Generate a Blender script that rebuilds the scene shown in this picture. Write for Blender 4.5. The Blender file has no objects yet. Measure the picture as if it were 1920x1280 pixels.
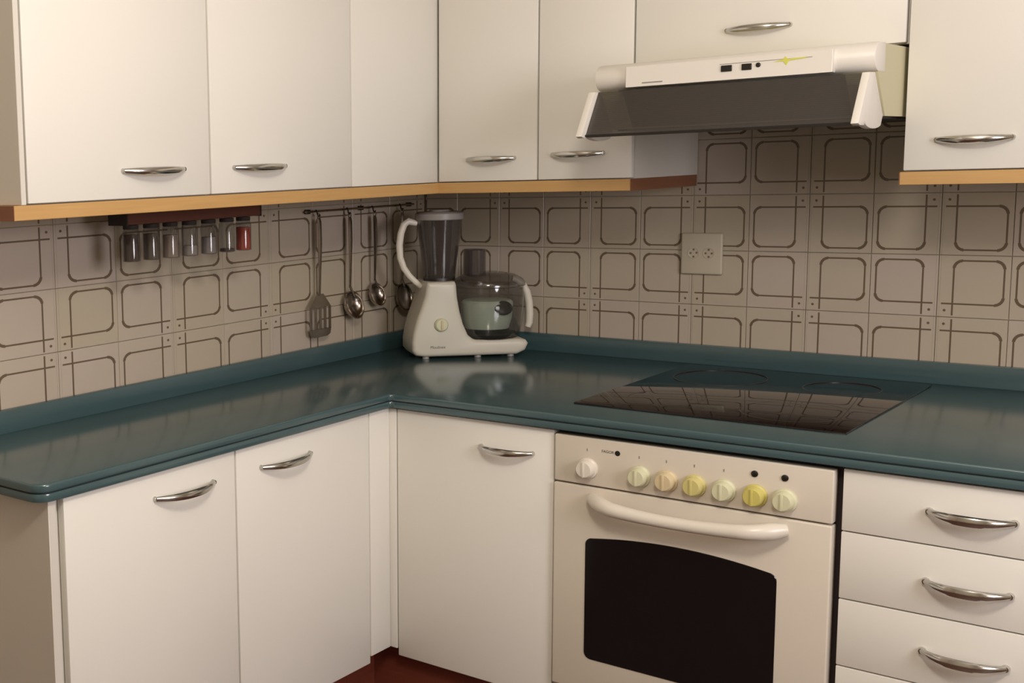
import bpy, bmesh, math, random
from mathutils import Vector, Matrix
random.seed(7)
sc = bpy.context.scene
PI = math.pi

# ---------------------------------------------------------------- camera, light, exposure
# plan units (x along the back wall, y out of it, z up) are scaled to metres by K; ZF is the floor level in plan units
K, ZF = 1.2, 0.18
def T(p): return Vector((p[0]*K, p[1]*K, (p[2]-ZF)*K))
CAM = (1.8899, -3.0313, 1.4111)
YAW, PITCH, ROLL = math.radians(-45.823), math.radians(7.407), math.radians(-1.968)
fw = Vector((math.cos(PITCH)*math.sin(YAW), math.cos(PITCH)*math.cos(YAW), -math.sin(PITCH)))
rt = Vector((math.cos(YAW), -math.sin(YAW), 0)); up = rt.cross(fw)
r2 = rt*math.cos(ROLL) + up*math.sin(ROLL); u2 = -rt*math.sin(ROLL) + up*math.cos(ROLL)
cd = bpy.data.cameras.new('camera'); cam = bpy.data.objects.new('camera', cd)
sc.collection.objects.link(cam); sc.camera = cam
cam.matrix_world = Matrix(((r2.x, u2.x, -fw.x, 0), (r2.y, u2.y, -fw.y, 0), (r2.z, u2.z, -fw.z, 0), (0, 0, 0, 1)))
cam.location = T(CAM)
cd.sensor_width = 36; cd.lens = 36*2279.9/1920
cd.shift_x = 721.8/1920; cd.shift_y = -16.0/1920
cd.clip_start = 0.05

w = bpy.data.worlds.new('world'); sc.world = w; w.use_nodes = True
w.node_tree.nodes['Background'].inputs[0].default_value = (0.9, 0.85, 0.8, 1)
w.node_tree.nodes['Background'].inputs[1].default_value = 0.15
def area(name, loc, target, size, power, col):
    l = bpy.data.lights.new(name, 'AREA'); l.shape = 'DISK'; l.size = size; l.energy = power; l.color = col
    o = bpy.data.objects.new(name, l); sc.collection.objects.link(o); o.location = T(loc)
    o.rotation_euler = (T(target)-T(loc)).to_track_quat('-Z', 'Y').to_euler(); return o
pl = bpy.data.lights.new('globe_lamp_light', 'POINT'); pl.energy = 66; pl.color = (1.0, 0.93, 0.82); pl.shadow_soft_size = .16
po = bpy.data.objects.new('globe_lamp_light', pl); sc.collection.objects.link(po); po.location = T((1.55, -2.10, 2.06))
area('side_fill_light', (3.02, -1.80, 1.60), (0.0, -1.5, 1.4), 1.10, 48, (0.98, 0.94, 1.0))  # added soft fill from the right to brighten the left wall; no window there
vs = sc.view_settings
vs.view_transform = 'Standard'; vs.look = 'None'; vs.gamma = 1; vs.use_curve_mapping = False; vs.exposure = -0.22

# ---------------------------------------------------------------- materials
def s2l(c): return tuple((v/255/12.92 if v/255 <= .04045 else ((v/255+.055)/1.055)**2.4) for v in c) + (1,)
def mat(name, rgb, rough=.5, metal=0, noise=0, scale=8, bump=0, spec=.5, coat=0):
    m = bpy.data.materials.new(name); m.use_nodes = True; nt = m.node_tree; b = nt.nodes['Principled BSDF']
    c = s2l(rgb); b.inputs['Base Color'].default_value = c; b.inputs['Roughness'].default_value = rough
    b.inputs['Metallic'].default_value = metal; b.inputs['Specular IOR Level'].default_value = spec
    b.inputs['Coat Weight'].default_value = coat
    tc = nt.nodes.new('ShaderNodeTexCoord'); n = nt.nodes.new('ShaderNodeTexNoise')
    n.inputs['Scale'].default_value = scale; n.inputs['Detail'].default_value = 4
    nt.links.new(tc.outputs['Object'], n.inputs['Vector'])
    if noise:
        mx = nt.nodes.new('ShaderNodeMix'); mx.data_type = 'RGBA'
        mx.inputs['A'].default_value = tuple(v*(1-noise) for v in c[:3])+(1,)
        mx.inputs['B'].default_value = tuple(min(1, v*(1+noise)) for v in c[:3])+(1,)
        nt.links.new(n.outputs['Fac'], mx.inputs['Factor']); nt.links.new(mx.outputs['Result'], b.inputs['Base Color'])
    if bump:
        bp = nt.nodes.new('ShaderNodeBump'); bp.inputs['Strength'].default_value = bump; bp.inputs['Distance'].default_value = .002
        nt.links.new(n.outputs['Fac'], bp.inputs['Height']); nt.links.new(bp.outputs['Normal'], b.inputs['Normal'])
    return m
def glassy(name, rgb, opac, rough=.05, stripes=0):
    """dark or clear plastic/glass: partly see-through, glossy"""
    m = bpy.data.materials.new(name); m.use_nodes = True; nt = m.node_tree; b = nt.nodes['Principled BSDF']
    b.inputs['Base Color'].default_value = s2l(rgb); b.inputs['Roughness'].default_value = rough
    b.inputs['Specular IOR Level'].default_value = .6
    tr = nt.nodes.new('ShaderNodeBsdfTransparent'); tr.inputs[0].default_value = (.93, .93, .92, 1)
    mx = nt.nodes.new('ShaderNodeMixShader'); mx.inputs[0].default_value = opac
    out = nt.nodes['Material Output']
    gl = nt.nodes.new('ShaderNodeBsdfGlossy'); gl.inputs['Roughness'].default_value = rough; lw = nt.nodes.new('ShaderNodeLayerWeight'); lw.inputs[0].default_value = .5
    pw = nt.nodes.new('ShaderNodeMath'); pw.operation = 'POWER'; pw.inputs[1].default_value = 3.5; nt.links.new(lw.outputs['Facing'], pw.inputs[0])
    fr = nt.nodes.new('ShaderNodeMapRange'); fr.inputs['To Min'].default_value = .05; fr.inputs['To Max'].default_value = .6; nt.links.new(pw.outputs[0], fr.inputs['Value'])
    m2 = nt.nodes.new('ShaderNodeMixShader'); nt.links.new(fr.outputs[0], m2.inputs[0])
    nt.links.new(tr.outputs[0], mx.inputs[1]); nt.links.new(b.outputs[0], mx.inputs[2])
    nt.links.new(mx.outputs[0], m2.inputs[1]); nt.links.new(gl.outputs[0], m2.inputs[2]); nt.links.new(m2.outputs[0], out.inputs[0])
    if stripes:
        tc = nt.nodes.new('ShaderNodeTexCoord'); wv = nt.nodes.new('ShaderNodeTexWave')
        wv.bands_direction = 'Z'; wv.inputs['Scale'].default_value = stripes
        nt.links.new(tc.outputs['Object'], wv.inputs['Vector'])
        mr = nt.nodes.new('ShaderNodeMapRange'); mr.inputs['To Min'].default_value = opac-.08; mr.inputs['To Max'].default_value = opac+.06
        nt.links.new(wv.outputs['Fac'], mr.inputs['Value']); nt.links.new(mr.outputs[0], mx.inputs[0])
    return m
def wood(name, a, b_, scale=6, rough=.45):
    m = mat(name, a, rough); nt = m.node_tree; b = nt.nodes['Principled BSDF']
    tc = nt.nodes.new('ShaderNodeTexCoord'); mp = nt.nodes.new('ShaderNodeMapping'); mp.inputs['Scale'].default_value = (1.2, 1.2, 30)
    n = nt.nodes.new('ShaderNodeTexNoise'); n.inputs['Scale'].default_value = scale; n.inputs['Detail'].default_value = 6
    mx = nt.nodes.new('ShaderNodeMix'); mx.data_type = 'RGBA'; mx.inputs['A'].default_value = s2l(a); mx.inputs['B'].default_value = s2l(b_)
    nt.links.new(tc.outputs['Object'], mp.inputs[0]); nt.links.new(mp.outputs[0], n.inputs[0])
    nt.links.new(n.outputs['Fac'], mx.inputs['Factor']); nt.links.new(mx.outputs['Result'], b.inputs['Base Color']); return m

def tile_material():
    m = mat('printed_tile', (183, 168, 148), .28); nt = m.node_tree; L = nt.links; b = nt.nodes['Principled BSDF']
    uv = nt.nodes.new('ShaderNodeUVMap'); uv.uv_map = 'UVMap'
    sp = nt.nodes.new('ShaderNodeSeparateXYZ'); L.new(uv.outputs[0], sp.inputs[0])
    def M(op, a, b2=None, c=None):
        n = nt.nodes.new('ShaderNodeMath'); n.operation = op
        for i, v in enumerate((a, b2, c)):
            if v is None: continue
            if hasattr(v, 'is_linked') or hasattr(v, 'links'): L.new(v, n.inputs[i])
            else: n.inputs[i].default_value = v
        return n.outputs[0]
    u, v = sp.outputs[0], sp.outputs[1]
    W, N = .2196, .0861
    c0 = (W + 1-N)/2; h = (1-N-W)/2
    du, dv = M('SUBTRACT', u, c0), M('SUBTRACT', v, c0)
    dot = M('MULTIPLY', M('LESS_THAN', du, 0), M('LESS_THAN', dv, 0))        # the quadrant with the square corner
    r = M('SUBTRACT', .125, M('MULTIPLY', dot, .124))
    hr = M('SUBTRACT', h, r)
    qx, qy = M('SUBTRACT', M('ABSOLUTE', du), hr), M('SUBTRACT', M('ABSOLUTE', dv), hr)
    mx_, my_ = M('MAXIMUM', qx, 0), M('MAXIMUM', qy, 0)
    out = M('SQRT', M('ADD', M('MULTIPLY', mx_, mx_), M('MULTIPLY', my_, my_)))
    sd = M('SUBTRACT', M('ADD', out, M('MINIMUM', M('MAXIMUM', qx, qy), 0)), r)
    cw = M('GREATER_THAN', M('MULTIPLY', mx_, my_), .0008)                   # heavier stroke in the rounded corners
    lw = M('ADD', .0135, M('MULTIPLY', cw, .009))
    line = M('LESS_THAN', M('ABSOLUTE', sd), lw)
    e1 = M('MULTIPLY', M('LESS_THAN', M('ABSOLUTE', M('SUBTRACT', u, W)), .0135), M('MULTIPLY', M('LESS_THAN', v, c0), M('GREATER_THAN', v, .03)))
    e2 = M('MULTIPLY', M('LESS_THAN', M('ABSOLUTE', M('SUBTRACT', v, W)), .0135), M('MULTIPLY', M('LESS_THAN', u, c0), M('GREATER_THAN', u, .06)))
    ddu, ddv = M('SUBTRACT', u, .11), M('SUBTRACT', v, .11)
    dd = M('LESS_THAN', M('SQRT', M('ADD', M('MULTIPLY', ddu, ddu), M('MULTIPLY', ddv, ddv))), .021)
    ln = M('MULTIPLY', M('LESS_THAN', M('ABSOLUTE', M('SUBTRACT', u, .035)), .006), .18)
    fac = M('MAXIMUM', M('MAXIMUM', line, dd), M('MAXIMUM', M('MAXIMUM', e1, e2), ln))
    oi = nt.nodes.new('ShaderNodeObjectInfo')
    t0 = nt.nodes.new('ShaderNodeMix'); t0.data_type = 'RGBA'
    t0.inputs['A'].default_value = s2l((190, 177, 164)); t0.inputs['B'].default_value = s2l((184, 173, 150))
    L.new(oi.outputs['Random'], t0.inputs['Factor'])
    tc = nt.nodes.new('ShaderNodeTexCoord'); nz = nt.nodes.new('ShaderNodeTexNoise'); nz.inputs['Scale'].default_value = 9
    L.new(tc.outputs['Object'], nz.inputs[0])
    t1 = nt.nodes.new('ShaderNodeMix'); t1.data_type = 'RGBA'; t1.inputs['B'].default_value = s2l((174, 157, 143))
    L.new(M('MULTIPLY', nz.outputs['Fac'], .45), t1.inputs['Factor']); L.new(t0.outputs['Result'], t1.inputs['A'])
    t2 = nt.nodes.new('ShaderNodeMix'); t2.data_type = 'RGBA'; t2.inputs['B'].default_value = s2l((92, 74, 54))
    L.new(M('MULTIPLY', fac, .92), t2.inputs['Factor']); L.new(t1.outputs['Result'], t2.inputs['A'])
    L.new(t2.outputs['Result'], b.inputs['Base Color'])
    return m

M_ = dict(
    door=mat('white_laminate', (230, 226, 217), .38, noise=.02, scale=3, bump=.04),
    carcass=mat('cabinet_side_board', (214, 208, 198), .5),
    inner=mat('dark_gap', (40, 32, 28), .8),
    gap=mat('black_gap', (38, 26, 26), .6),
    chrome=mat('chrome', (200, 198, 192), .18, 1),
    steel=mat('polished_steel', (165, 155, 145), .22, 1),
    shelf=wood('light_wood_edge', (204, 164, 106), (184, 142, 88)),
    shelf_shaded=wood('board_wood_in_shade', (142, 92, 62), (118, 74, 50)),  # board wood in a darker tone, the unlit look of its ends painted in
    rack=wood('dark_brown_wood', (96, 50, 34), (72, 36, 26)),
    counter=mat('teal_worktop', (64, 87, 90), .17, noise=.06, scale=14, bump=.04, spec=.9),
    groove=mat('worktop_groove', (22, 32, 34), .6),
    kick=wood('red_brown_plinth', (120, 58, 40), (98, 44, 32)),
    wall=mat('cream_plaster', (204, 195, 178), .8, noise=.03, scale=5, bump=.1),
    grout=mat('tile_grout', (176, 163, 146), .8),
    ceil=mat('ceiling_paint', (226, 220, 208), .85, noise=.02),
    floor=mat('floor_stone', (84, 50, 38), .5, noise=.08, scale=6),
    tile=tile_material(),
    enamel=mat('white_enamel', (222, 214, 200), .3),
    ovenwhite=mat('oven_white', (214, 204, 188), .34),
    hoodw=mat('hood_white', (226, 220, 210), .4),
    hoodb=mat('hood_beige', (198, 190, 156), .5),
    black=mat('black_glass', (20, 17, 18), .1),
    hob=mat('ceramic_glass', (22, 14, 14), .04, spec=.8),
    zone=mat('hob_print', (44, 28, 28), .3),
    dark=mat('black_plastic', (24, 20, 16), .4),
    grey=mat('grey_print', (140, 134, 126), .6),
    filt=mat('filter_mesh', (38, 32, 28), .6),
    smoke=glassy('smoked_visor', (60, 54, 50), .62, .25, stripes=70),
    jar=glassy('smoky_jug', (72, 64, 62), .5, .12), tubem=glassy('smoky_tube', (66, 56, 60), .38, .12),
    bowl=glassy('clear_bowl', (92, 88, 80), .14, .06), blid=glassy('bowl_lid_plastic', (84, 76, 70), .45, .08),
    clear=glassy('clear_glass', (70, 66, 64), .28, .05),
    plastic=mat('white_appliance', (206, 200, 184), .35),
    lid=mat('grey_lid', (150, 144, 140), .4),
    disc=mat('pale_green_disc', (214, 226, 208), .5),
    yel=mat('yellowed_knob', (200, 188, 104), .4), peach=mat('peach_knob', (208, 190, 152), .4),
    pale=mat('pale_yellow_knob', (208, 206, 172), .4), ygrn=mat('mustard_knob', (202, 190, 124), .4),
    sock=mat('socket_plastic', (192, 181, 160), .45),
    sockd=mat('socket_holes', (120, 106, 86), .6),
    badge=mat('lime_sticker', (206, 204, 90), .5),
)

# ---------------------------------------------------------------- mesh builder (plan units in, metres out)
class MB:
    def __init__(s): s.v = []; s.f = []; s.mi = []; s.cur = 0
    def add(s, vs, fs):
        n = len(s.v); s.v += [tuple(v) for v in vs]; s.f += [tuple(i+n for i in f) for f in fs]; s.mi += [s.cur]*len(fs); return s
    def frombm(s, bm, mtx=None):
        bm.verts.index_update()
        s.add([(mtx @ v.co if mtx else v.co) for v in bm.verts], [[v.index for v in f.verts] for f in bm.faces]); bm.free(); return s
    def box(s, x0, x1, y0, y1, z0, z1, bev=0, seg=1):
        bm = bmesh.new(); bmesh.ops.create_cube(bm, size=1)
        for v in bm.verts: v.co = Vector(((x0+x1)/2+v.co.x*(x1-x0), (y0+y1)/2+v.co.y*(y1-y0), (z0+z1)/2+v.co.z*(z1-z0)))
        if bev: bmesh.ops.bevel(bm, geom=bm.edges[:], offset=bev, segments=seg, profile=.5, affect='EDGES')
        return s.frombm(bm)
    def prism(s, pts, axis, a, b, bev=0, seg=2, mtx=None):
        """polygon in the plane across 'axis' (x: (y,z); y: (x,z); z: (x,y)), extruded from a to b"""
        bm = bmesh.new()
        def P(p, t): return {'x': (t, p[0], p[1]), 'y': (p[0], t, p[1]), 'z': (p[0], p[1], t)}[axis]
        A = [bm.verts.new(P(p, a)) for p in pts]; B = [bm.verts.new(P(p, b)) for p in pts]
        bm.faces.new(A); bm.faces.new(B[::-1]); n = len(pts)
        for i in range(n): bm.faces.new((A[i], B[i], B[(i+1) % n], A[(i+1) % n]))
        bmesh.ops.recalc_face_normals(bm, faces=bm.faces[:])
        if bev:
            caps = [e for e in bm.edges if len({e.verts[0] in A, e.verts[1] in A}) == 1]
            bmesh.ops.bevel(bm, geom=caps, offset=bev, segments=seg, profile=.5, affect='EDGES', clamp_overlap=True)
        bmesh.ops.triangulate(bm, faces=[f for f in bm.faces if len(f.verts) > 4])
        return s.frombm(bm, mtx)
    def tube(s, pts, rads, n=10, flat=1, side=None, cap=True):
        pts = [Vector(p) for p in pts]; m = len(pts)
        if not hasattr(rads, '__len__'): rads = [rads]*m
        vs = []; prev = None
        for i, p in enumerate(pts):
            d = (pts[min(i+1, m-1)]-pts[max(i-1, 0)]).normalized()
            a = Vector(side) if side else (prev if prev else (Vector((0, 0, 1)) if abs(d.z) < .9 else Vector((1, 0, 0))))
            a = (a - d*a.dot(d)).normalized(); prev = a; b = d.cross(a)
            for k in range(n):
                t = 2*PI*k/n; vs.append(p + a*math.cos(t)*rads[i]*flat + b*math.sin(t)*rads[i])
        fs = [(i*n+k, i*n+(k+1) % n, (i+1)*n+(k+1) % n, (i+1)*n+k) for i in range(m-1) for k in range(n)]
        if cap: fs += [tuple(range(n))[::-1], tuple((m-1)*n+k for k in range(n))]
        return s.add(vs, fs)
    def lathe(s, prof, org=(0, 0, 0), axis=(0, 0, 1), n=28, sc_=(1, 1)):
        """prof: (radius, height) along axis"""
        ax = Vector(axis).normalized(); a = Vector((0, 0, 1)) if abs(ax.z) < .9 else Vector((1, 0, 0))
        a = (a-ax*a.dot(ax)).normalized(); b = ax.cross(a); o = Vector(org); vs = []; fs = []
        for r, h in prof:
            for k in range(n):
                t = 2*PI*k/n; vs.append(o+ax*h+a*math.cos(t)*r*sc_[0]+b*math.sin(t)*r*sc_[1])
        m = len(prof)
        fs = [(i*n+k, i*n+(k+1) % n, (i+1)*n+(k+1) % n, (i+1)*n+k) for i in range(m-1) for k in range(n)]
        if prof[0][0] > 1e-4: fs.append(tuple(range(n))[::-1])
        if prof[-1][0] > 1e-4: fs.append(tuple((m-1)*n+k for k in range(n)))
        return s.add(vs, fs)
    def build(s, name, m, parent=None, kind=None, label=None, sharp=38, base=(0, 0, 0)):
        pw = Vector((0, 0, 0)); par = parent
        while par is not None: pw = pw + par.location; par = par.parent
        if parent is None: pw = T(base)
        me = bpy.data.meshes.new(name); me.from_pydata([T(v)-pw for v in s.v], [], s.f)
        bm = bmesh.new(); bm.from_mesh(me); bmesh.ops.remove_doubles(bm, verts=bm.verts[:], dist=1e-6)
        bmesh.ops.recalc_face_normals(bm, faces=bm.faces[:]); bm.to_mesh(me); bm.free()
        ms = m if isinstance(m, (list, tuple)) else [m]
        for x in ms: me.materials.append(x if not isinstance(x, str) else M_[x])
        if len(ms) > 1 and len(me.polygons) == len(s.mi):
            for p, i in zip(me.polygons, s.mi): p.material_index = i
        for p in me.polygons: p.use_smooth = True
        me.set_sharp_from_angle(angle=math.radians(sharp))
        o = bpy.data.objects.new(name, me); sc.collection.objects.link(o)
        if parent is not None: o.parent = parent
        else: o.location = T(base)
        if kind: o['kind'] = kind
        if label: o['label'] = label
        return o

def thing(name, label, cat, base, group=None):
    o = bpy.data.objects.new(name, None); sc.collection.objects.link(o); o.empty_display_size = .05
    o.location = T(base); o['label'] = label; o['category'] = cat
    if group: o['group'] = group
    return o
def tag(o, label, cat, group=None):
    o['label'] = label; o['category'] = cat
    if group: o['group'] = group
    return o
def text(s_, name, m, parent, org, ex, ez, size, depth=.0006):
    """flat lettering: baseline start org, direction ex, up ez (plan units)"""
    cu = bpy.data.curves.new(name, 'FONT'); cu.body = s_; cu.size = 1; cu.extrude = 0
    to = bpy.data.objects.new(name, cu); sc.collection.objects.link(to)
    dg = bpy.context.evaluated_depsgraph_get(); me = bpy.data.meshes.new_from_object(to.evaluated_get(dg))
    o, X, Z = Vector(org), Vector(ex).normalized()*size, Vector(ez).normalized()*size
    vs = [o+X*v.co.x+Z*v.co.y for v in me.vertices]; fs = [list(p.vertices) for p in me.polygons]
    bpy.data.objects.remove(to); b = MB(); b.add(vs, fs); return b.build(name, m, parent)

# ---------------------------------------------------------------- room shell
XR, YF, ZC = 3.1, -4.1, 2.42
MB().box(0, XR, YF, 0, ZF-.05, ZF).build('floor', 'floor', kind='structure')
MB().box(0, XR, YF, 0, ZC, ZC+.05).build('ceiling', 'ceil', kind='structure')
wl = MB().box(-.08, 0, YF, 0, ZF, ZC).build('wall_left', 'grout', kind='structure')
wb = MB().box(-.08, XR+.08, 0, .08, ZF, ZC).build('wall_back', 'grout', kind='structure')
MB().box(XR, XR+.08, YF, 0, ZF, ZC).build('wall_right', 'wall', kind='structure')
MB().box(-.08, XR+.08, YF-.08, YF, ZF, ZC).build('wall_front', 'wall', kind='structure')

# tiles: one object each, sharing a mesh per orientation
A0, TW = .10821, .126918
B0, TL = -1.39981, .173865
Z0, TH = 1.184155, .13138
G, TT = .0005, .005
cache = {}
def tile_mesh(wall, w0, flipu, flipv, u0=0, u1=1):
    key = (wall, flipu, flipv, u0, u1)
    if key in cache: return cache[key]
    a, b = u0*w0+(G if u0 == 0 else 0), u1*w0-G; c, d = G, TH-G; e = .0009
    ring = [(a, c, 0), (b, c, 0), (b, d, 0), (a, d, 0), (a, c, TT-e), (b, c, TT-e), (b, d, TT-e), (a, d, TT-e), (a+e, c+e, TT), (b-e, c+e, TT), (b-e, d-e, TT), (a+e, d-e, TT)]
    fs = [(0, 1, 5, 4), (1, 2, 6, 5), (2, 3, 7, 6), (3, 0, 4, 7), (4, 5, 9, 8), (5, 6, 10, 9), (6, 7, 11, 10), (7, 4, 8, 11), (8, 9, 10, 11), (3, 2, 1, 0)]
    vs = [((p[0], -p[2], p[1]) if wall == 'B' else (p[2], p[0], p[1])) for p in ring]
    me = bpy.data.meshes.new('tile'); me.from_pydata([Vector(v)*K for v in vs], [], fs)
    bm = bmesh.new(); bm.from_mesh(me); bmesh.ops.recalc_face_normals(bm, faces=bm.faces[:]); bm.to_mesh(me); bm.free()
    uvl = me.uv_layers.new(name='UVMap')
    for l in me.loops:
        p = ring[l.vertex_index]; uu, vv = p[0]/w0, p[1]/TH
        uvl.data[l.index].uv = (1-uu if flipu else uu, 1-vv if flipv else vv)
    me.materials.append(M_['tile']); cache[key] = me; return me
def put_tile(wall, parent, me, x, z):
    o = bpy.data.objects.new('tile', me); sc.collection.objects.link(o); o.parent = parent
    o.location = (T((x, 0, z)) if wall == 'B' else T((0, x, z))) - parent.location
for r in range(-2, 3):
    flipv = (r % 2 == 0)                      # rows: dots (wide joint) at r = -1, +1, +3
    for k in range(-1, 15):
        x = A0+k*TW
        if r == 2 and not (.62 < x < 1.27): continue
        flipu = (k % 2 == 0)                  # wide joint on the left edge where k is odd
        u0 = 0 if k >= 0 else (.0065-x)/TW
        put_tile('B', wb, tile_mesh('B', TW, flipu, flipv, u0), x, Z0+r*TH)
    if r == 2: continue
    for k in range(-4, 8):
        put_tile('L', wl, tile_mesh('L', TL, (k % 2 != 0), flipv), B0+k*TL, Z0+r*TH)

# ---------------------------------------------------------------- shared parts
def handle(parent, axis, c, L, out=.024, r=.0051, name='handle'):
    """bowed chrome pull; c = centre on the door face, axis 'x' (door faces -y) or 'y' (door faces +x)"""
    pts, rr = [], []
    for i in range(17):
        t = i/8-1; o = .003 + out*(1-abs(t)**2.4); d = t*L/2
        z = -.0015*(1-t*t)
        pts.append((c[0]+d, c[1]-o, c[2]+z) if axis == 'x' else (c[0]+o, c[1]+d, c[2]+z))
        rr.append(r*(.62+.5*(1-t*t)))
    m = MB().tube(pts, rr, n=10, flat=1.35, side=(0, 0, 1))
    for sgn in (-1, 1):
        d = sgn*L*.485
        e = (c[0]+d, c[1], c[2]) if axis == 'x' else (c[0], c[1]+d, c[2])
        f = (c[0]+d, c[1]-.007, c[2]) if axis == 'x' else (c[0]+.007, c[1]+d, c[2])
        m.tube([e, f], [r*1.05, r*.8], n=10)
    return m.build(name, 'chrome', parent)
def door_x(parent, x0, x1, y, z0, z1, name='door', th=.016):      # faces -y
    return MB().box(x0, x1, y, y+th, z0, z1, .0018, 2).build(name, 'door', parent)
def door_y(parent, y0, y1, x, z0, z1, name='door', th=.016):      # faces +x
    return MB().box(x-th, x, y0, y1, z0, z1, .0018, 2).build(name, 'door', parent)

# ---------------------------------------------------------------- upper cabinets
UZ, UT, FX, FY = 1.3672, 1.90, .271, -.375
CB = 1.3652
def upper_left(y0, y1, label, hy=None, end=False):
    t = thing('wall_cabinet', label, 'cabinet', (.008, (y0+y1)/2, CB), 'white wall cabinets above the worktop')
    MB().box(.008, FX-.018, y0+(.012 if end else .0006), y1-.0006, CB, UT).build('body', 'carcass', t)
    if end: MB().box(.008, FX+.001, y0, y0+.0115, CB, UT, .0008).build('side_panel', 'carcass', t)
    d = door_y(t, y0+(.0165 if end else .0022), y1-.0022, FX, UZ, UT)
    if hy: handle(d, 'y', (FX, hy, 1.418), .166)
    return t
upper_left(-1.7000, -1.2120, 'leftmost white wall cabinet, with grey side panel showing at its left', -1.374, True)
upper_left(-1.2120, -.7350, 'white wall cabinet directly above the right part of the spice rack', -1.061)
# corner unit: blank filler on the left run, door on the back run
t = thing('wall_cabinet', 'corner wall cabinet above the food processor, with blank panel and narrow door', 'cabinet', (.15, -.2, CB), 'white wall cabinets above the worktop')
MB().prism([(.008, -.734), (FX-.018, -.734), (FX-.018, FY+.018), (.530, FY+.018), (.530, -.008), (.008, -.008)], 'z', CB, UT).build('body', 'carcass', t)
MB().box(FX-.016, FX, -.7328, FY-.0005, UZ-.0005, UT, .0018, 2).build('filler_panel', 'door', t)
d = door_x(t, FX+.0030, .5295, FY, UZ, UT); handle(d, 'x', (.415, FY, 1.4195), .122)
def upper_back(x0, x1, label, hx, z0=UZ, hz=1.4235, hl=.120, ds=(.0022, .0022)):
    cb = z0-.002
    t = thing('wall_cabinet', label, 'cabinet', ((x0+x1)/2, -.008, cb), 'white wall cabinets above the worktop')
    MB().box(x0+.0006, x1-.0006, FY+.018, -.008, cb, UT).build('body', 'carcass', t)
    d = door_x(t, x0+ds[0], x1-ds[1], FY, z0, UT); handle(d, 'x', (hx, FY, hz), hl)
    return t
upper_back(.5315, .7515, 'narrow white wall cabinet touching the left end of the cooker hood', .628)
upper_back(.7515, 1.2600, 'short flap-front wall cabinet above the cooker hood', 1.000, 1.606, 1.6600, .120)
upper_back(1.2615, 1.74, 'white wall cabinet right of the cooker hood', 1.373, 1.3690, 1.4245, .118)

# wooden light boards beneath the cabinets
t = thing('under_cabinet_board', 'L-shaped light wood board under the wall cabinets from far left to the hood', 'shelf', (.13, -.6, 1.339))
MB().prism([(.008, -1.716), (FX, -1.716), (FX, FY), (.748, FY), (.748, -.008), (.008, -.008)], 'z', 1.3390, 1.3648, .0008, 1).build('board', 'shelf', t)
MB().box(.007, FX+.0002, -1.7172, -1.7158, 1.3388, 1.3648).build('end_shade_strip', 'shelf_shaded', t, label='board end in painted shade tone')  # thin strip that carries the painted shade of the board end
MB().box(.7478, .7492, FY-.0002, -.007, 1.3388, 1.3648).build('end_shade_strip', 'shelf_shaded', t, label='board end in painted shade tone')
t = thing('under_cabinet_board', 'light wood board under the wall cabinet right of the hood', 'shelf', (1.5, -.2, 1.341))
MB().box(1.2585, 1.74, FY, -.008, 1.3420, 1.3668, .0008).build('board', 'shelf', t)
MB().box(1.2575, 1.2590, FY-.0002, -.008, 1.3418, 1.3668).build('end_shade_strip', 'shelf_shaded', t, label='board end in painted shade tone')

# ---------------------------------------------------------------- base cabinets, oven, worktop
BX, BY = .378, -.753           # door planes
BZ, BT = .303, .8775
def base_left(y0, y1, label, hy, end=False):
    t = thing('base_cabinet', label, 'cabinet', (.19, (y0+y1)/2, ZF), 'white base cabinets')
    MB().box(.008, BX-.018, y0-(.0150 if end else -.0006), y1-.0006, BZ, BT).build('body', 'carcass', t)
    if end: MB().box(.008, BX+.001, y0-.0325, y0-.0155, ZF, BT, .001).build('side_panel', 'carcass', t)
    d = door_y(t, y0+.0022, y1-.0022, BX, BZ, BT-.003); handle(d, 'y', (BX, hy, .827), .162)
    MB().box(.27, .31, y0+.0005, y1-.0005, ZF, BZ-.001).build('plinth', 'kick', t)
base_left(-1.7275, -1.2815, 'leftmost white base cabinet, beside the grey end panel', -1.428, True)
base_left(-1.2815, -.8315, 'white base cabinet between the leftmost one and the inner corner', -1.1265)
t = thing('base_cabinet', 'corner base cabinet left of the oven, with filler strips in the inner corner', 'cabinet', (.4, -.4, ZF), 'white base cabinets')
MB().prism([(.008, -.8308), (BX-.018, -.8308), (BX-.018, BY+.018), (.7655, BY+.018), (.7655, -.008), (.008, -.008)], 'z', .318, BT).build('body', 'carcass', t)
MB().box(BX-.016, BX, -.8300, BY-.0005, .318, BT-.003, .0016, 2).build('filler_strip', 'door', t)
MB().box(BX-.0100, .3955, BY, BY+.016, .318, BT-.003, .0016, 2).build('filler_strip', 'door', t)
d = door_x(t, .3985, .7660, BY, BZ, BT-.003); handle(d, 'x', (.663, BY, .819), .119)
MB().prism([(.27, -.8308), (.31, -.8308), (.31, -.72), (.7655, -.72), (.7655, -.68), (.27, -.68)], 'z', ZF, .3170).build('plinth', 'kick', t)

# drawers
t = thing('drawer_cabinet', 'white cabinet of wide drawers right of the oven', 'cabinet', (1.47, -.38, ZF))
DX0, DX1 = 1.2865, 1.668
MB().box(DX0+.001, DX1-.0165, BY+.018, -.008, BZ, BT).build('body', 'inner', t)
MB().box(DX1-.016, DX1, BY+.018, -.008, BZ, BT).build('side_panel', 'carcass', t)
zs = [.8745, .7640, .6440, .5235, .4030, .303]
for i in range(5):
    dr = MB().box(DX0, DX1, BY, BY+.016, zs[i+1]+.0012, zs[i]-.0012, .0015, 2).build('drawer', 'door', t)
    handle(dr, 'x', (1.4710, BY, (.8215, .703, .5835, .464, .355)[i]), .118, .026, .0060)
MB().box(DX0, DX1, -.72, -.68, ZF, BZ-.001).build('plinth', 'kick', t)

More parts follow.
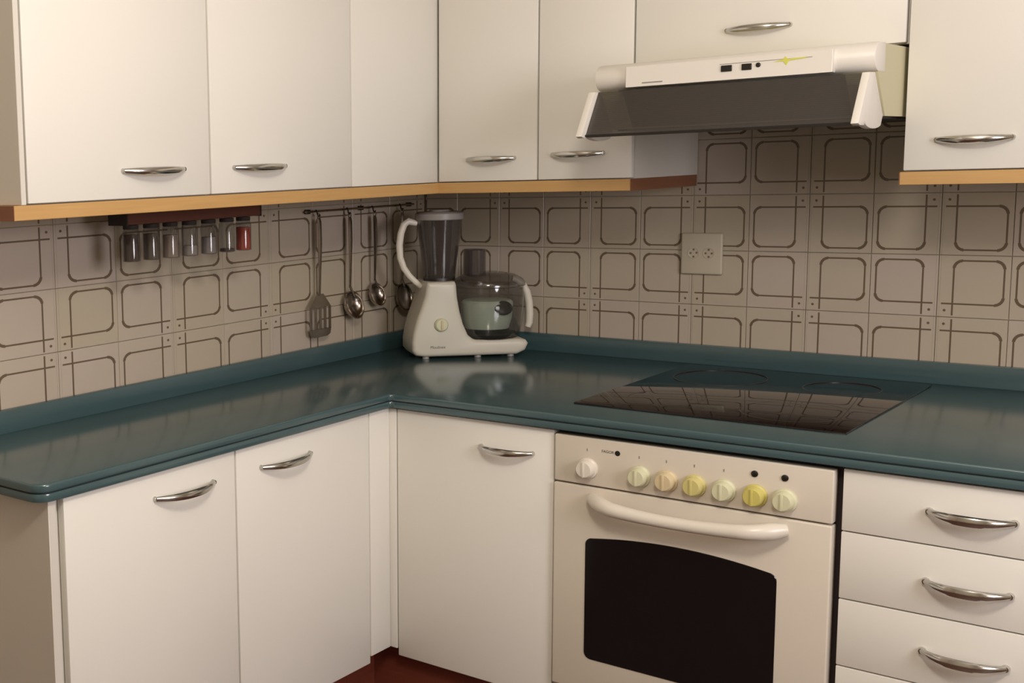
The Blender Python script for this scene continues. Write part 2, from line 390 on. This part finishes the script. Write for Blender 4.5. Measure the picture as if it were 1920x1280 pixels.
# worktop: L-shaped, double-banded edge
CX, CY, CE = .391, -.768, -1.788
def Lpoly(i, ro=.03):
    x1, y1, ye = CX-i, CY+i, CE+i
    arc = [(x1-ro+ro*math.sin(a), ye+ro-ro*math.cos(a)) for a in [j*PI/12 for j in range(7)]]
    ri = .012
    inn = [(x1+ri-ri*math.cos(a), y1-ri+ri*math.sin(a)) for a in [j*PI/8 for j in range(5)]]
    return [(.006, ye)] + arc + inn + [(1.70-i, y1), (1.70-i, -.006), (.006, -.006)]
t = thing('worktop', 'L-shaped teal laminate worktop with double-banded front edge', 'worktop', (.2, -.3, .878))
MB().prism(Lpoly(0), 'z', .8945, .910, .004, 3).build('top_slab', 'counter', t)
MB().prism(Lpoly(.0032), 'z', .8920, .8948).build('edge_groove', 'groove', t, label='dark groove along the edge')
MB().prism(Lpoly(.0015), 'z', .8785, .8930, .002, 2).build('edge_band', 'counter', t)
MB().prism([(.006, CE+.02), (.020, CE+.02), (.020, -.020), (1.70, -.020), (1.70, -.006), (.006, -.006)], 'z', .9095, .957, .002, 2).build('upstand', 'counter', t)

# hob
HX0, HX1, HY0, HY1 = .757, 1.2600, -.650, -.050
t = thing('hob', 'black ceramic glass hob set into the teal worktop above the oven', 'hob', (1.0, -.35, .91))
MB().box(HX0, HX1, HY0, HY1, .9101, .9135, .0012, 2).build('glass_plate', 'hob', t)
for hx, hy, r in ((.885, -.50, .072), (1.13, -.50, .094), (.885, -.20, .094), (1.13, -.20, .072)):
    for rr_ in (r,):
        MB().lathe([(rr_-.0012, 0), (rr_-.0012, .0002), (rr_+.0004, .0002), (rr_+.0004, 0), (rr_-.0012, 0)], (hx, hy, .91345), n=48, sc_=(1, 1.15)).build('cooking_zone', 'zone', t)

# oven
OX0, OX1 = .7705, 1.2740
t = thing('oven', 'white built-in electric oven with seven round knobs under the hob', 'oven', (1.02, -.38, ZF))
MB().box(OX0+.002, 1.2845, BY+.02, -.01, BZ, .877).build('body', 'gap', t)
MB().box(OX0, OX1, BY-.006, BY+.018, .7735, .8685, .003, 3).build('control_panel', 'ovenwhite', t)
od = MB().box(OX0, OX1, BY-.008, BY+.018, .3480, .7705, .003, 3).build('oven_door', 'ovenwhite', t)
MB().box(OX0, OX1, BY-.004, BY+.018, .303, .3445, .002, 2).build('lower_panel', 'ovenwhite', t)
MB().box(.7660, 1.2860, -.72, -.68, ZF, BZ-.001).build('plinth', 'kick', t)
def window_pts(x0, x1, z0, z1, arch, r=.014):
    p = []
    for cx_, cz_, a0 in ((x1-r, z0+r, -PI/2), (x1-r, z1-r, 0)):
        p += [(cx_+r*math.cos(a0+j*PI/10), cz_+r*math.sin(a0+j*PI/10)) for j in range(6)]
    for j in range(1, 16):
        u = j/16; p.append((x1-r-(x1-x0-2*r)*u, z1+arch*4*u*(1-u)))
    for cx_, cz_, a0 in ((x0+r, z1-r, PI/2), (x0+r, z0+r, PI)):
        p += [(cx_+r*math.cos(a0+j*PI/10), cz_+r*math.sin(a0+j*PI/10)) for j in range(6)]
    return p
MB().prism(window_pts(.838, 1.190, .418, .668, .014), 'y', BY-.0095, BY-.004, .0008, 1).build('window', 'black', od)
hp, hr_ = [], []
for i in range(21):
    u = i/20; q = 1-(2*u-1)**2; X = .853+.350*u
    hp.append((X, BY-.012-.034*min(1, q*2.2), .7490-.0125*q+.0035*u)); hr_.append(.0165-.0045*q if 0 < i < 20 else .012)
MB().tube(hp, hr_, n=14, flat=1.0, side=(0, 0, 1)).build('door_handle', 'enamel', od, label='arched white door handle')
for i, (kx, m_, lb) in enumerate(((.840, 'enamel', 'white knob'), (.9425, 'pale', 'pale yellowed knob'), (.9935, 'peach', 'peach-stained knob'), (1.0445, 'ygrn', 'mustard-stained knob'), (1.0965, 'pale', 'pale knob'), (1.1495, 'yel', 'strongly yellowed knob'), (1.1985, 'pale', 'pale knob with black mark'))):
    kz = .808-.004*i/6
    kn = MB().lathe([(.0205, 0), (.0205, .004), (.0175, .006), (.0168, .0185), (.0145, .0215), (0, .0222)], (kx, BY-.006, kz), (0, -1, 0), 28).build('knob', 'enamel', t, label=lb)
    if m_ != 'enamel':
        kn.data.materials[0] = M_[m_]
    MB().box(kx-.0022, kx+.0022, BY-.0300, BY-.0265, kz-.015, kz+.015, .001, 2).build('grip', m_, kn)
    MB().box(kx-.003, kx-.001, BY-.0064, BY-.0058, kz+.034, kz+.039).build('mark', 'grey', t)
for lx in (1.1470, 1.1970):
    MB().lathe([(.0058, 0), (.0058, .002), (.004, .003), (0, .003)], (lx, BY-.006, .8440), (0, -1, 0), 20).build('pilot_lamp', 'dark', t, label='black pilot lamp')
text('FAGOR', 'lettering', 'dark', t, (.867, BY-.0064, .8435), (1, 0, 0), (0, 0, 1), .0075)
MB().lathe([(.0030, 0), (.0030, .0004), (.0052, .0004), (.0052, 0), (.0030, 0)], (.8985, BY-.0062, .8455), (0, -1, 0), 24).build('emblem', 'dark', t)

# ---------------------------------------------------------------- cooker hood
t = thing('cooker_hood', 'white cooker hood with flip-out smoked visor under the short wall cabinet', 'cooker hood', (1.0, -.3, 1.45))
HL, HR = .7535, 1.2570
MB().prism([(-.009, 1.470), (-.485, 1.470), (-.540, 1.546), (-.540, 1.598), (-.009, 1.598)], 'x', HL, HR).build('body', 'hoodb', t)
bar = [(-.500, 1.600)]
for j in range(11):
    a = PI*.5 - PI*.95*j/10; bar.append((-.538-.027*math.cos(a), 1.5735+.026*math.sin(a)))
bar += [(-.500, 1.547)]
MB().prism(bar, 'x', HL-.001, HR+.001, .002, 2).build('front_bar', 'hoodw', t)
fa = MB().prism([(-.555, 1.5495), (-.5735, 1.5505), (-.5735, 1.5905), (-.555, 1.592)], 'x', .8195, 1.1930, .001, 1).build('fascia', 'hoodw', t)
for x0, x1 in ((1.003, 1.0225), (1.040, 1.0575)):
    MB().box(x0, x1, -.5765, -.573, 1.5660, 1.5775, .0008).build('switch', 'dark', fa, label='black push switch')
MB().lathe([(.0042, 0), (.0042, .002), (.003, .003), (0, .003)], (1.069, -.5735, 1.5735), (0, -1, 0), 18).build('indicator_lamp', 'dark', fa)
MB().box(1.000, 1.160, -.5741, -.5733, 1.5796, 1.5806).build('printed_line', 'grey', fa)
MB().prism([(1.095, 1.5765), (1.112, 1.5800), (1.115, 1.5850), (1.119, 1.5800), (1.150, 1.5812), (1.150, 1.5790), (1.121, 1.5765), (1.117, 1.5690), (1.112, 1.5760)], 'y', -.5744, -.5734).build('sticker', 'badge', fa, label='lime green mark')
MB().box(.853, .893, -.5741, -.5733, 1.5560, 1.5582).build('printed_mark', 'grey', fa)
MB().prism([(-.4862, 1.4740), (-.5405, 1.5455), (-.5610, 1.5462), (-.5610, 1.5440), (-.5420, 1.5430), (-.4885, 1.4720)], 'x', .800, 1.205).build('grease_filter', 'filt', t)
MB().box(.765, 1.245, -.480, -.02, 1.4665, 1.4705).build('bottom_filter', 'filt', t)
vz = MB().prism([(-.5700, 1.5440), (-.5740, 1.5450), (-.6300, 1.4570), (-.6260, 1.4550)], 'x', .765, 1.2450).build('visor_glass', 'smoke', t, label='smoked striped visor')
MB().prism([(-.6235, 1.4535), (-.6325, 1.4555), (-.6325, 1.4590), (-.6235, 1.4590)], 'x', .765, 1.2450).build('visor_rim', 'dark', t)
arm = [(-.560, 1.5455), (-.592, 1.5445), (-.648, 1.4560), (-.636, 1.4525), (-.612, 1.4528)]
for j in range(9):
    a = PI + (PI*.80)*j/8
    arm.append((-.5560+.054*math.cos(a), 1.4600+.013*math.sin(a)))
arm.append((-.5010, 1.4710))
for x0 in (HL-.0015, HR-.0115):
    MB().prism(arm, 'x', x0, x0+.0125, .0012, 2).build('visor_arm', 'hoodw', t)

# ---------------------------------------------------------------- socket
t = thing('wall_socket', 'cream square double socket on the tiled back wall', 'socket', (.768, -.006, 1.176))
MB().box(.7195, .8150, -.015, -.0052, 1.1270, 1.2260, .004, 3).build('plate', 'sock', t)
for cx_ in (.750, .785):
    MB().lathe([(.0135, 0), (.0135, .0012), (.0120, .0012), (.0115, .0003), (0, .0003)], (cx_, -.0150, 1.1780), (0, -1, 0), 28).build('socket_face', 'sock', t)
for dx, dz in ((.743, .0), (.750, .0085), (.750, -.0085), (.757, .001), (.778, .0), (.785, .0085), (.785, -.0085), (.792, .0)):
    MB().lathe([(.0026, 0), (.0026, .0004), (0, .0004)], (dx, -.0155, 1.1780+dz), (0, -1, 0), 12).build('socket_hole', 'sockd', t)

# ---------------------------------------------------------------- spice rack and jars
t = thing('spice_rack', 'dark brown wooden spice rack fixed under the light wood board', 'rack', (.12, -1.12, 1.31))
MB().box(.100, .152, -1.331, -.915, 1.3110, 1.3385, .001).build('rail', 'rack', t)
MB().box(.099, .153, -1.3335, -1.330, 1.3100, 1.3388).build('end_cap', 'inner', t, label='blackish end cap')
MB().box(.099, .153, -.916, -.9125, 1.3100, 1.3388).build('end_cap', 'inner', t)
names = [('dark brown', (64, 44, 36), .92, 'first from the left'), ('olive brown', (92, 80, 66), .9, 'second from the left'),
         ('beige', (158, 140, 124), .80, 'third from the left'), ('pale grey', (160, 150, 142), .35, 'fourth, mostly empty'),
         ('greyish', (150, 140, 138), .6, 'fifth from the left'), ('little dark brown', (60, 44, 38), .10, 'sixth, nearly empty'),
         ('red paprika', (176, 62, 40), .86, 'rightmost')]
ys = (-1.297, -1.239, -1.181, -1.122, -1.061, -1.001, -.945)
for (nm, rgb, fill, pos), y in zip(names, ys):
    zt = 1.3105; zb = 1.2345; R = .0178
    lab = {'little dark brown': 'small glass spice jar with a little dark spice, sixth from the left under the rack',
           'red paprika': 'small glass jar of red paprika at the right end of the rack'}.get(nm, f'small glass jar of {nm} spice, {pos}, under the spice rack')
    j = thing('spice_jar', lab, 'jar', (.126, y, zb), 'spice jars hanging under the rack')
    MB().lathe([(.012, 0), (R, .0015), (R, .060), (R*.8, .068), (R*.8, .070)], (.126, y, zb), n=24).build('glass', 'clear', j)
    hh = .058*fill
    MB().lathe([(R*.75, 0), (R*.9, .001), (R*.9, hh), (R*.86, hh+.0008)], (.126, y, zb+.0018), n=24).build('spice', mat('spice_'+nm.replace(' ', '_'), rgb, .8, noise=.2, scale=90), j)
    MB().lathe([(R*.86, 0), (R*.9, .001), (R*.9, .0085), (R*.6, .0092)], (.126, y, zt-.0095), n=24).build('lid', 'inner', j)

# ---------------------------------------------------------------- utensil rail and utensils
t = thing('utensil_rail', 'thin dark rail with hooks on the left wall near the corner', 'rail', (.012, -.33, 1.303))
MB().tube([(.018, -.575, 1.303), (.018, -.085, 1.303)], .0028, n=8).build('rod', 'steel', t)
for y in (-.56, -.33, -.10):
    MB().box(.0052, .019, y-.005, y+.005, 1.2975, 1.3085, .001).build('bracket', 'dark', t)
UY = (-.537, -.405, -.292, -.160)
for y in UY:
    MB().tube([(.0205, y, 1.3065), (.0245, y, 1.3040), (.0255, y, 1.2980), (.0265, y, 1.2930), (.0300, y, 1.2910), (.0330, y, 1.2945)], .0019, n=7).build('hook', 'dark', t)
def utensil(kind, label, y, zt, zn, X=.030):
    t = thing(kind, label, 'utensil', (X, y, zn), 'utensils hanging on the left wall')
    # handle: flat bar with a hanging loop
    w_ = .0088
    m = MB(); L = zt-zn
    pts = [(X, y, zt-.010), (X+.001, y, zt-.02), (X+.002, y, zt-.35*L), (X+.001, y, zt-.7*L), (X-.001, y, zn)]
    m.tube(pts, [w_*.75, w_, w_, w_*.62, w_*.5], n=10, flat=.32, side=(1, 0, 0))
    m.build('handle', 'steel', t)
    ring = [(X, y+.0062*math.sin(a), zt-.004+.0062*math.cos(a)) for a in [k*2*PI/12 for k in range(13)]]
    MB().tube(ring, .0013, n=6, cap=False).build('hanging_loop', 'steel', t)
    return t
def bowl_mesh(c, r, tilt, depth=.62):
    """hollow bowl opening along +x turned by tilt"""
    ax = Vector((math.cos(tilt), 0, math.sin(tilt)))
    prof = []
    for j in range(9):
        a = j/8*PI/2; prof.append((r*math.sin(a), -r*depth*math.cos(a)))
    for j in range(9):
        a = (8-j)/8*PI/2; prof.append((r*.93*math.sin(a), -r*depth*.9*math.cos(a)))
    o = Vector(c)+ax*r*depth
    return MB().lathe(prof, o, ax, 24)
t = utensil('spatula', 'slotted steel spatula hanging at the left end of the utensil rail', UY[0], 1.295, 1.090)
bl = MB()
y, X = UY[0]+.004, .028
W0, W1, ZA, ZB = .030, .044, 1.088, .985
ns = 3
bl.prism([(y-.012, 1.094), (y+.012, 1.094), (y+W0, 1.075), (y+W1, 1.060), (y-W1, 1.060), (y-W0, 1.075)], 'x', X-.001, X+.001)
bl.prism([(y-W1, 1.005), (y+W1, 1.005), (y+W1*.92, .990), (y+W1*.6, .984), (y-W1*.6, .984), (y-W1*.92, .990)], 'x', X-.001, X+.001)
for i in range(5):
    yy = y-W1+ (2*W1-.0088)*i/4
    bl.box(X-.001, X+.001, yy, yy+.0088, 1.004, 1.0605)
bl.build('blade', 'steel', t)
t = utensil('ladle', 'steel ladle hanging second from the left on the utensil rail', UY[1], 1.292, 1.100)
m = bowl_mesh((.012, UY[1]+.014, 1.046), .038, .30); m.tube([(.029, UY[1], 1.102), (.034, UY[1]+.003, 1.088), (.036, UY[1]+.008, 1.074)], .0035, n=8)
m.build('bowl', 'steel', t)
t = utensil('serving_spoon', 'steel serving spoon hanging third from the left on the utensil rail', UY[2], 1.290, 1.108)
m = bowl_mesh((.014, UY[2]+.010, 1.064), .033, .30); m.tube([(.029, UY[2], 1.110), (.033, UY[2]+.003, 1.098), (.034, UY[2]+.006, 1.088)], .0033, n=8)
m.build('bowl', 'steel', t)
t = utensil('skimmer', 'dark steel skimmer hanging nearest the food processor', UY[3], 1.292, 1.098)
m = bowl_mesh((.016, UY[3]+.012, 1.048), .040, .2, .35); m.tube([(.029, UY[3], 1.100), (.033, UY[3]+.004, 1.080)], .0033, n=8)
m.build('bowl', 'steel', t)

# ---------------------------------------------------------------- food processor
eu, ew = Vector((.7, .714, 0)).normalized(), Vector((.714, -.7, 0)).normalized()
PO = Vector((.235, -.182, .910))
LM = Matrix(((eu.x, ew.x, 0, PO.x), (eu.y, ew.y, 0, PO.y), (0, 0, 1, PO.z), (0, 0, 0, 1)))   # local (u right, w towards the room, z up)
def Lp(u, w_, z): return tuple(LM @ Vector((u, w_, z)))
class LB(MB):
    def lp(s): s.v = [tuple(LM @ Vector(v)) for v in s.v]; return s
t = thing('food_processor', 'white food processor with blender jug and clear bowl, in the corner', 'food processor', tuple(PO))
prof = [(-.120, .006), (-.143, .010), (-.1525, .022), (-.1530, .045), (-.1480, .075), (-.1400, .105), (-.1290, .135), (-.1190, .165), (-.1150, .192), (-.1120, .200),
        (-.0420, .200), (-.0385, .192), (-.0360, .160), (-.0300, .125), (-.0210, .090), (-.0080, .060), (.0040, .050), (.0130, .0465), (.1250, .0465), (.1420, .043), (.1480, .034), (.1400, .016), (.118, .006)]
LB().prism(prof, 'y', -.062, .062, .018, 4).lp().build('motor_base', 'plastic', t)
for u in (-.115, .02, .105):
    for w_ in (-.04, .045): LB().lathe([(.009, 0), (.008, .012)], (u, w_, .0003), n=12).lp().build('foot', 'lid', t)
LB().lathe([(.0175, 0), (.0175, .006), (.014, .010), (0, .0105)], (-.0790, .0610, .090), (0, 1, 0), 26).lp().build('dial', 'pale', t, label='round speed dial')
LB().box(-.0815, -.0765, .071, .0735, .078, .102, .001).lp().build('dial_pointer', 'peach', t)
text('Moulinex', 'lettering', 'dark', t, Lp(-.107, .0624, .028), eu, (0, 0, 1), .0105)
# blender jug
JU = -.068
LB().lathe([(.034, 0), (.040, .006), (.0405, .010), (.0445, .05), (.0520, .110), (.0570, .150), (.0585, .160), (.0560, .160), (.0545, .150), (.0495, .110), (.0420, .05), (.0375, .012), (0, .010)], (JU, 0, .2000), n=36).lp().build('blender_jug', 'jar', t, label='smoky see-through blender jug')
LB().lathe([(.036, 0), (.0410, .002), (.0400, .010), (.034, .012)], (JU, 0, .1985), n=32).lp().build('jug_collar', 'dark', t)
LB().lathe([(.003, 0), (.003, .03), (.013, .034), (.002, .037)], (JU, 0, .208), n=10).lp().build('blender_blade', 'steel', t)
LB().lathe([(.0600, 0), (.0620, .002), (.0620, .016), (.0560, .0205), (.026, .0210), (.024, .026), (0, .026)], (JU, 0, .3580), n=36).lp().build('jug_lid', 'lid', t, label='grey jug lid')
hpts = [(-.126, .350), (-.148, .356), (-.160, .348), (-.1680, .325), (-.1720, .295), (-.1700, .262), (-.1610, .235), (-.1460, .213), (-.1300, .197), (-.1160, .184)]
LB().tube([(u, 0, z) for u, z in hpts], [.007, .0095, .0095, .0092, .0090, .0088, .0085, .0080, .0078, .007], n=12, flat=.85, side=(0, 1, 0)).lp().build('jug_handle', 'enamel', t)
# bowl
BU, BW = .0620, -.004
LB().lathe([(.030, 0), (.072, .002), (.0790, .012), (.0850, .040), (.0895, .080), (.0900, .120), (.0880, .140), (.0860, .140), (.0880, .120), (.0875, .080), (.0830, .040), (.0770, .014), (0, .006)], (BU, BW, .0440), n=40, sc_=(1, .92)).lp().build('mixing_bowl', 'bowl', t, label='clear mixing bowl')
LB().lathe([(.0910, 0), (.0930, .002), (.0930, .010), (.0860, .020), (.0660, .031), (.036, .037), (0, .0375)], (BU, BW, .1800), n=40, sc_=(1, .92)).lp().build('bowl_lid', 'blid', t)
LB().lathe([(.020, 0), (.0740, .001), (.0780, .010), (.0700, .012), (.02, .012)], (BU, BW, .0470), n=40, sc_=(1, .92)).lp().build('bowl_base', 'dark', t, label='dark ring under the bowl')
LB().lathe([(.018, 0), (.056, .002), (.0640, .030), (.0660, .070), (.060, .076), (.018, .078)], (BU-.004, BW, .0680), n=36, sc_=(1, .92)).lp().build('inner_basket', 'disc', t, label='pale green inner basket')
LB().lathe([(.024, 0), (.024, .004), (.019, .007), (0, .007)], (BU+.022, BW+.055, .1260), (0.1, .9, .42), 26, sc_=(.8, 1)).lp().build('finger_grip', 'dark', t, label='dark oval opening')
LB().lathe([(.0380, 0), (.0380, .068), (.0355, .068), (.0355, .002)], (BU-.034, BW-.010, .2080), n=30, sc_=(.72, 1.1)).lp().build('feed_tube', 'tubem', t, label='smoky feed tube')
hb = [(.122, .1980), (.134, .1950), (.150, .1820), (.1610, .1620), (.1670, .1350), (.1690, .1050), (.1680, .0800), (.1640, .0690)]
LB().tube([(u, 0, z) for u, z in hb], [.0080, .0090, .0095, .0098, .0100, .0100, .0095, .0080], n=12, flat=1.1, side=(0, 1, 0)).lp().build('bowl_handle', 'enamel', t)
